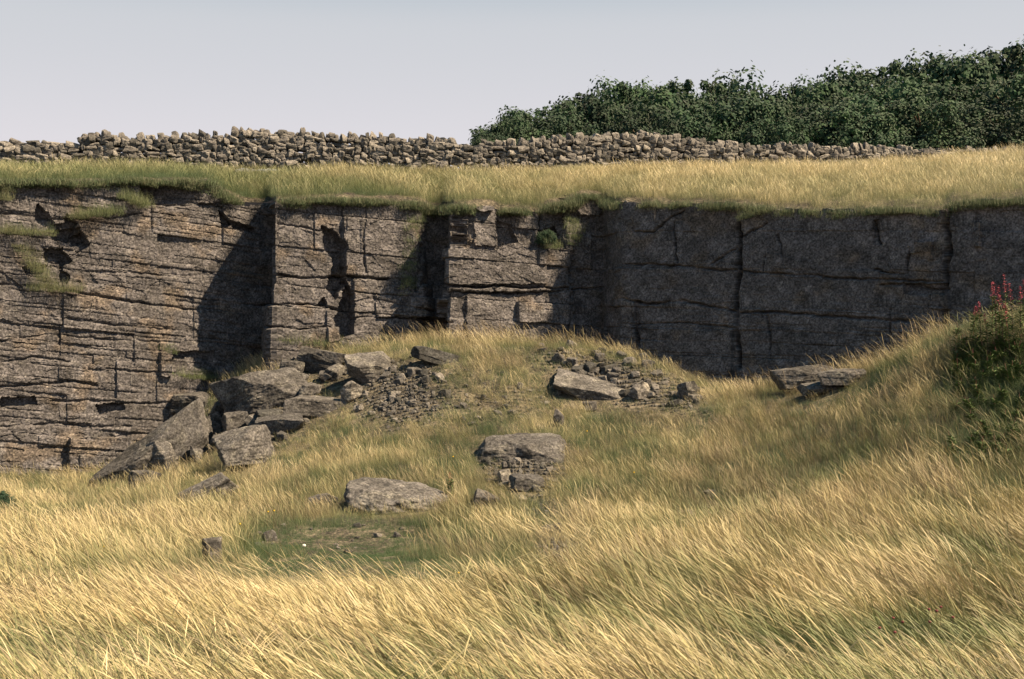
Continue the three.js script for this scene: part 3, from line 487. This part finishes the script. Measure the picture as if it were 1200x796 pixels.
const mixc = (a, b, t) => [0, 1, 2].map(i => lerp(a[i], b[i], t));
const blob = (u, v, cu, cv, ru, rv) => clamp(1.25 - Math.hypot((u - cu) / ru, (v - cv) / rv), 0, 1);
{
  const r = rng(31337), list = [];
  const N = 82000;
  for (let i = 0; i < N; i++) {
    const D = 13.6 + (46 - 13.6) * Math.pow(r(), 1.25), x = (r() * 1.14 - 0.57) * (1200 / F) * D, u = toU(x, D);
    if (D > edgeD(u) - 0.1) continue;
    const y = ground(x, D), v = toV(y, D);
    // bare places: scree, crest rubble, below the ledge, mossy patch
    const bare = bareAt(u, v);
    if (r() < bare * 0.93) continue;
    const turf = Math.max(blob(u, v, 410, 638, 150, 32), 0.9 * blob(u, v, 430, 674, 230, 40), 0.8 * blob(u, v, 660, 650, 50, 20), 0.6 * blob(u, v, 620, 560, 60, 30), 0.5 * blob(u, v, 470, 460, 70, 45));
    const n1 = fbm(x * 0.35, D * 0.35, 3.1, 3) * 2, n2 = fbm(x * 1.2, D * 1.2, 9.4, 3) * 2, nearBand = smooth(690, 725, v) * (1 - smooth(770, 800, v)) * (1 - smooth(430, 640, u));
    const greenR = Math.max(0.9 * blob(u, v, 1060, 800, 130, 36), 1.5 * blob(u, v, 1175, 480, 75, 110), 0.5 * blob(u, v, 920, 570, 130, 50), 0.35 * blob(u, v, 760, 520, 120, 60), 0.6 * blob(u, v, 60, 790, 140, 40), 0.5 * blob(u, v, 730, 760, 90, 30), 0.5 * blob(u, v, 1180, 680, 50, 40));
    let dry = 0.34 + 0.8 * n1 + 0.85 * n2 + 0.02 * smooth(24, 32, D) - 0.35 * smooth(745, 790, v) + 0.5 * nearBand - 0.85 * greenR - 0.6 * turf;
    let kind = r() < 0.26 + 0.3 * nearBand + 0.3 * n2 ? 'stem' : 'leaf', size = 0.75 + 0.4 * r() + 0.12 * n1;
    if (turf > 0.25 && r() < turf * 1.4) { kind = 'turf'; size *= 0.9; }
    else if (greenR > 0.3 && kind === 'stem' && r() < 0.6 * greenR) kind = 'leaf';
    size *= lerp(1, 0.55, smooth(20, 37, D));
    size *= (1 - 0.45 * turf) * (1 - 0.5 * clamp(bareAt(u, v - 14))) * (1 - 0.4 * blob(u, v, 370, 698, 260, 46));
    let hit = 0; for (const b of FOOT) { const dx = x - b.x, dd = D - b.D; if (Math.abs(dx) < b.w * 0.5 && Math.abs(dd) < b.d * 0.42) { hit = 1; break; } if (Math.abs(dx) < b.w * 0.5 && dd < 0 && dd > -b.d * 0.5 - 0.7) hit = 0.5; }
    if (hit === 1) continue; if (hit) size *= 0.62;
    const t = dry + (r() - 0.5) * 0.5; let col;
    if (kind === 'stem') col = t > 0.5 ? mixc(PAL.straw, PAL.pale, clamp((t - 0.5) * 1.7)) : mixc(PAL.olive, PAL.straw, clamp(t * 1.2 + 0.4));
    else if (kind === 'leaf') col = t > 0.45 ? (t > 0.95 ? mixc(PAL.straw, PAL.pale, clamp((t - 0.95) * 1.5) * 0.7) : mixc(PAL.olive, PAL.straw, clamp((t - 0.45) * 2))) : mixc(PAL.green, PAL.olive, clamp(t * 2 + 0.1));
    else col = mixc(PAL.moss, PAL.olive, clamp(t * 0.8 + 0.3 * r()));
    const br = clamp(0.25 + 1.3 * noise(x * 0.5, D * 0.5, 44) + 0.6 * blob(u, v, 950, 550, 240, 100)) * 0.6; if (kind !== 'turf' && r() < br) col = mixc(col, PAL.brown, 0.65);
    const lean = 0.02 + 0.24 * smooth(27, 18, D) + 0.14 * n2 + (r() - 0.5) * 0.3;
    list.push([kind, x, y - 0.02, -D, size, 1.3 * noise(x * 0.55, D * 0.55, 61) + (r() - 0.5) * lerp(1.3, 3.2, smooth(20, 30, D)), lean, col]);
  }
  for (let i = 0; i < 260; i++) { // tall stems standing along the crest
    const u = 430 + 720 * r(), D = u < 860 ? 42 + 1.8 * r() : lerp(38, 33, (u - 860) / 290) + 2 * r(), x = (u - CX) / F * D; if (D > edgeD(u) - 0.3 || noise(u * 0.02, 1.7) + r() * 0.5 < 0.05) continue;
    list.push(['stem', x, ground(x, D) - 0.02, -D, 0.5 + 0.45 * r(), (r() - 0.5) * 2, (r() - 0.5) * 0.3, mixc(PAL.brown, PAL.straw, r())]);
  }
  for (let i = 0; i < 2600; i++) { // taller pale stems over the rest
    const D = 13.6 + 16 * r(), x = (r() * 1.14 - 0.57) * (1200 / F) * D, u = toU(x, D), y = ground(x, D), v = toV(y, D);
    if (r() > 0.2 + 1.2 * noise(x * 0.4, D * 0.4, 77) + 0.6 * smooth(690, 725, v) * (1 - smooth(430, 640, u)) || blob(u, v, 400, 650, 220, 44) > 0.2 + 0.5 * r()) continue;
    list.push(['tall', x, y - 0.02, -D, (0.7 + 0.35 * r()) * (1 - 0.3 * blob(u, v, 370, 698, 260, 46)) * lerp(1, 0.75, smooth(20, 30, D)), 1.2 * noise(x * 0.55, D * 0.55, 61) + (r() < 0.12 ? 2.6 : 0) + (r() - 0.5) * 1.1, 0.02 + (r() - 0.5) * 0.35, mixc(PAL.straw, PAL.pale, 0.4 + 0.6 * r())]);
  }
  field('quarry_floor_grass', 'tall dry straw coloured grass covering the quarry floor and mound', list);
}
{ // clifftop grass
  const r = rng(777), list = [];
  for (let i = 0; i < 30000; i++) {
    const u = -70 + 1340 * r(), e = edgeD(u), w = WALLD(u), t = Math.pow(r(), 0.9), D = e + 0.38 + 0.55 * clamp(0.1 + 1.4 * noise(u * 0.035, 6.1)) * (1 - t) + (w - e - 0.3) * t, x = (u - CX) / F * D, y = bankY(u, D);
    const gold = smooth(200, 800, u), n1 = fbm(x * 0.5, D * 0.6, 13.3, 3) * 2, tt = 0.2 + 0.56 * gold + 0.45 * n1 + 0.35 * t - 0.2 + (r() - 0.5) * 0.45;
    const stem = r() < 0.22 + 0.3 * gold; let size = (0.42 + 0.3 * r()) * (1 + 0.3 * n1) * (0.8 + 0.2 * smooth(0, 0.25, t)) * (1 - 0.45 * smooth(0.75, 1, t) * (u < 1100 ? 1 : 0));
    const col = stem ? mixc(PAL.olive, PAL.pale, clamp(tt)) : tt > 0.45 ? mixc(PAL.olive, PAL.straw, clamp((tt - 0.45) * 1.6)) : mixc(PAL.green, PAL.olive, clamp(tt * 2));
    list.push([stem ? 'stem' : 'leaf', x, y - 0.03, -D, size, (r() - 0.5) * 5, (r() - 0.5) * 0.22, col]);
  }
  for (let i = 0; i < 5200; i++) { // turf hanging over the edge
    const u = -70 + 1340 * r(), D = edgeD(u) + 0.22 - 0.18 * r(), x = (u - CX) / F * D, hang = clamp(0.25 + 0.9 * noise(u * 0.021, 2.2)), y = bankY(u, edgeD(u) + 0.1) - 0.04 - 0.45 * hang * r() * r(); if (noise(u * 0.045, 7.2) < -0.1 || (u > 728 && r() < 0.55)) continue;
    list.push(['turf', x, y, -D, 0.8 + 0.7 * r(), r() * 6, (r() - 0.5) * 0.6, mixc(PAL.green, PAL.brown, r() * 0.5)]);
  }
  field('clifftop_grass', 'grass bank between the cliff edge and the dry stone wall', list);
}
{ // tufts on ledges of the rock face
  const r = rng(55), list = [];
  for (const [u0, v0, u1, v1, n] of [[88, 252, 140, 246, 60], [142, 226, 172, 240, 50], [0, 268, 60, 272, 50], [22, 286, 60, 335, 46], [40, 336, 95, 338, 36], [330, 398, 400, 404, 60], [488, 250, 474, 345, 40], [640, 284, 652, 288, 14], [670, 250, 673, 286, 20], [0, 224, 8, 232, 12], [196, 404, 206, 412, 8], [205, 438, 260, 444, 30], [868, 252, 892, 244, 14]]) for (let i = 0; i < n; i++) {
    const t = r(), u = lerp(u0, u1, t) + (r() - 0.5) * 8, v = lerp(v0, v1, t) + (r() - 0.5) * 5, D = edgeD(u) - 0.12 - 0.12 * r(), p = at(u, v + 3, D);
    list.push([r() < 0.5 ? 'turf' : 'leaf', p.x, p.y, p.z, 0.55 + 0.4 * r(), r() * 6, (r() - 0.5) * 0.5, mixc(mixc(PAL.green, PAL.olive, r()), PAL.brown, u < 100 ? 0.5 * r() : 0.1)]);
  }
  field('cliff_ledge_grass', 'small tufts of grass growing on ledges of the rock face', list);
}

{ // fine rubble between the loose stones
  const r = rng(4141), M = [], g = rockGeo(1234, 1, 0.7, 0.9, 1, 0.05, 4);
  for (let i = 0; i < 120000 && M.length < 12000; i++) {
    const u = 240 + 600 * r(), v = 405 + 260 * r(), b = bareAt(u, v); if (r() > b * b) continue;
    const p = onGroundFast(u, v); if (!p) continue; const s = 0.025 + 0.10 * r() ** 3;
    M.push([new THREE.Matrix4().compose(p, new THREE.Quaternion().setFromEuler(new THREE.Euler(r() * 6, r() * 6, r() * 6)), new THREE.Vector3(s, s * 0.8, s)), 0.5 + 0.9 * r()]);
  }
  const m = new THREE.InstancedMesh(g, stoneMat[0], M.length), c = new THREE.Color(); M.forEach(([q, f], i) => { m.setMatrixAt(i, q); m.setColorAt(i, c.setRGB(f, f, f * 0.97)); });
  top(m, 'scree_gravel'); tag(m, 'fine stony rubble on the bare patches of the mound', 'gravel', null, 'stuff');
}

// ---------------------------------------------------------------- flowering plants
function colored(g, c) { g = g.index ? g.toNonIndexed() : g; g.deleteAttribute('uv'); g.deleteAttribute('normal'); const a = new Float32Array(g.attributes.position.count * 3); for (let i = 0; i < a.length; i++) a[i] = c[i % 3]; g.setAttribute('color', new THREE.BufferAttribute(a, 3)); return g; }
function ovalLeaf(out, o, dir, len, w, col) { const side = new THREE.Vector3(-dir.z, 0, dir.x).normalize(), m = o.clone().addScaledVector(dir, len * 0.45), t = o.clone().addScaledVector(dir, len); t.y -= len * 0.15; const a = m.clone().addScaledVector(side, w), b = m.clone().addScaledVector(side, -w); for (const q of [o, a, t, o, t, b]) { out.p.push(q.x, q.y, q.z); out.c.push(...col); } }
function willowherb(seed, h, flower) {
  const r = rng(seed), t = new THREE.Group(), V = (...a) => new THREE.Vector3(...a), bend = V((r() - 0.5) * 0.25, 0, (r() - 0.5) * 0.2), p = k => V(bend.x * k * k, h * k, bend.z * k * k);
  const st = new THREE.Mesh(mergeGeometries([colored(tube(p(0), p(0.5), 0.008, 0.007, 5), [0.14, 0.08, 0.05]), colored(tube(p(0.5), p(1), 0.007, 0.003, 5), [0.16, 0.06, 0.05])]), plantMat); st.name = 'stem'; t.add(st);
  const lf = { p: [], c: [] }; for (let i = 0; i < 90; i++) { const k = 0.05 + 0.72 * r(), a = i * 2.4, f = 0.7 + 0.6 * r(); ovalLeaf(lf, p(k), V(Math.cos(a), 0.35 + 0.3 * r(), Math.sin(a)).normalize(), 0.12 + 0.08 * r(), 0.014 + 0.008 * r(), [0.06 * f, 0.105 * f, 0.03 * f]); }
  const lm = new THREE.Mesh(geo(lf.p, null, null, lf.c), plantMat); lm.name = 'leaves'; t.add(lm);
  if (flower) { const fl = { p: [], c: [] }; for (let i = 0; i < 60; i++) { const k = 0.74 + 0.26 * r(), a = r() * 6.28, f = 0.7 + 0.6 * r(), s = (1.05 - k) / 0.3; ovalLeaf(fl, p(k).add(V(Math.cos(a) * 0.03 * s, 0, Math.sin(a) * 0.03 * s)), V(Math.cos(a), (r() - 0.3), Math.sin(a)).normalize(), 0.045, 0.016, [0.42 * f, 0.085 * f, 0.14 * f]); } const fm = new THREE.Mesh(geo(fl.p, null, null, fl.c), plantMat); fm.name = 'flower_spike'; t.add(fm); }
  return t;
}
{
  const r = rng(909), put = (u, v, h, flower, label, group) => { const g = onGround(u, v), t = willowherb(Math.floor(r() * 1e6), h, flower); t.position.copy(g); t.rotation.y = r() * 6; top(t, flower ? 'willowherb' : 'leafy_plant'); tag(t, label, 'plant', group); };
  for (const [u, v, h] of [[1140, 410, 1.0], [1168, 414, 1.6], [1176, 418, 1.4], [1150, 412, 1.15], [1163, 408, 1.5], [1172, 410, 1.45], [1180, 412, 1.75], [1188, 416, 1.6], [1196, 414, 1.5], [1204, 412, 1.6], [1158, 420, 1.0], [1184, 424, 1.3], [1214, 416, 1.4]]) put(u, v, h, true, 'tall pink flowering willowherb on the shoulder of the spoil bank', 'willowherb clump');
  for (let i = 0; i < 120; i++) put(1118 + 104 * r(), 408 + 150 * r() ** 1.6, 0.25 + 0.35 * r(), false, 'leafy green flowerless plant around the willowherb clump', 'leafy plants under the willowherb');
  for (const [u, v] of [[1011, 432], [527, 590], [1003, 436]]) { const t = willowherb(Math.floor(r() * 1e6), 0.75, false), g = onGround(u, v); t.position.copy(g); t.scale.setScalar(0.9); top(t, 'dock_plant');
    const d = { p: [], c: [] }; for (let i = 0; i < 80; i++) { const k = 0.35 + 0.42 * r(), a = r() * 6.28; ovalLeaf(d, new THREE.Vector3(Math.cos(a) * 0.02, k, Math.sin(a) * 0.02), new THREE.Vector3(Math.cos(a), 0.4, Math.sin(a)), 0.03, 0.012, [0.26, 0.06, 0.035]); } const m = new THREE.Mesh(geo(d.p, null, null, d.c), plantMat); m.name = 'seed_head'; t.add(m);
    tag(t, u < 600 ? 'rust red dock spike at the end of the whale backed boulder' : 'rust red dock spike at the foot of the shaded cliff', 'plant', u < 600 ? undefined : 'dock spikes under the cliff'); }
  const head = (u, v, h, c, R, name, label, group) => { const g = onGround(u, v + h * 70), t = new THREE.Group(), st = new THREE.Mesh(colored(tube(new THREE.Vector3(), new THREE.Vector3(0.02, h, 0), 0.004, 0.003, 5), [0.12, 0.11, 0.05]), plantMat), hd = new THREE.Mesh(colored(new THREE.IcosahedronGeometry(R, 1).scale(1, 0.8, 1).translate(0.02, h, 0), c), plantMat); st.name = 'stem'; hd.name = 'flower_head'; t.add(st, hd); t.position.copy(g); top(t, name); tag(t, label, 'flower', group); };
  for (const [u, v] of [[1087, 729], [1101, 726], [1096, 731], [1088, 746], [1045, 740], [1029, 755], [1047, 760], [1056, 746], [1115, 740]]) head(u, v, 0.75, [0.13, 0.03, 0.035], 0.022, 'knapweed', 'dark red seed head standing above the green grass', 'dark red seed heads');
  for (const [u, v] of [[905, 693], [914, 698], [313, 594], [320, 593], [536, 674], [530, 526], [687, 495], [742, 546], [280, 610], [120, 640]]) head(u, v, 0.45, [0.55, 0.38, 0.02], 0.02, 'ragwort', 'small yellow flower in the long grass', 'yellow flowers in the grass');
  head(355, 638, 0.4, [0.7, 0.68, 0.6], 0.035, 'white_flower', 'small white flower at the edge of the green turf', undefined);
}
{ // small bushes: one in the cliff, one at the foot of the cliff
  const bush = (p, R, seed, label) => { const b = makeTree(seed, 4, 2.2); b.scale.setScalar(R / 2.2); b.position.copy(p); top(b, 'bush'); tag(b, label, 'bush'); };
  bush(at(640, 291, edgeD(640) - 0.05), 0.3, 21, 'small green bush rooted on a ledge of the sunlit buttress');
  const g = onGround(-4, 612); bush(g, 0.34, 22, 'dark green juniper like bush alone in the dry grass');
}
shadowed(scene);
renderer.render(scene, camera);
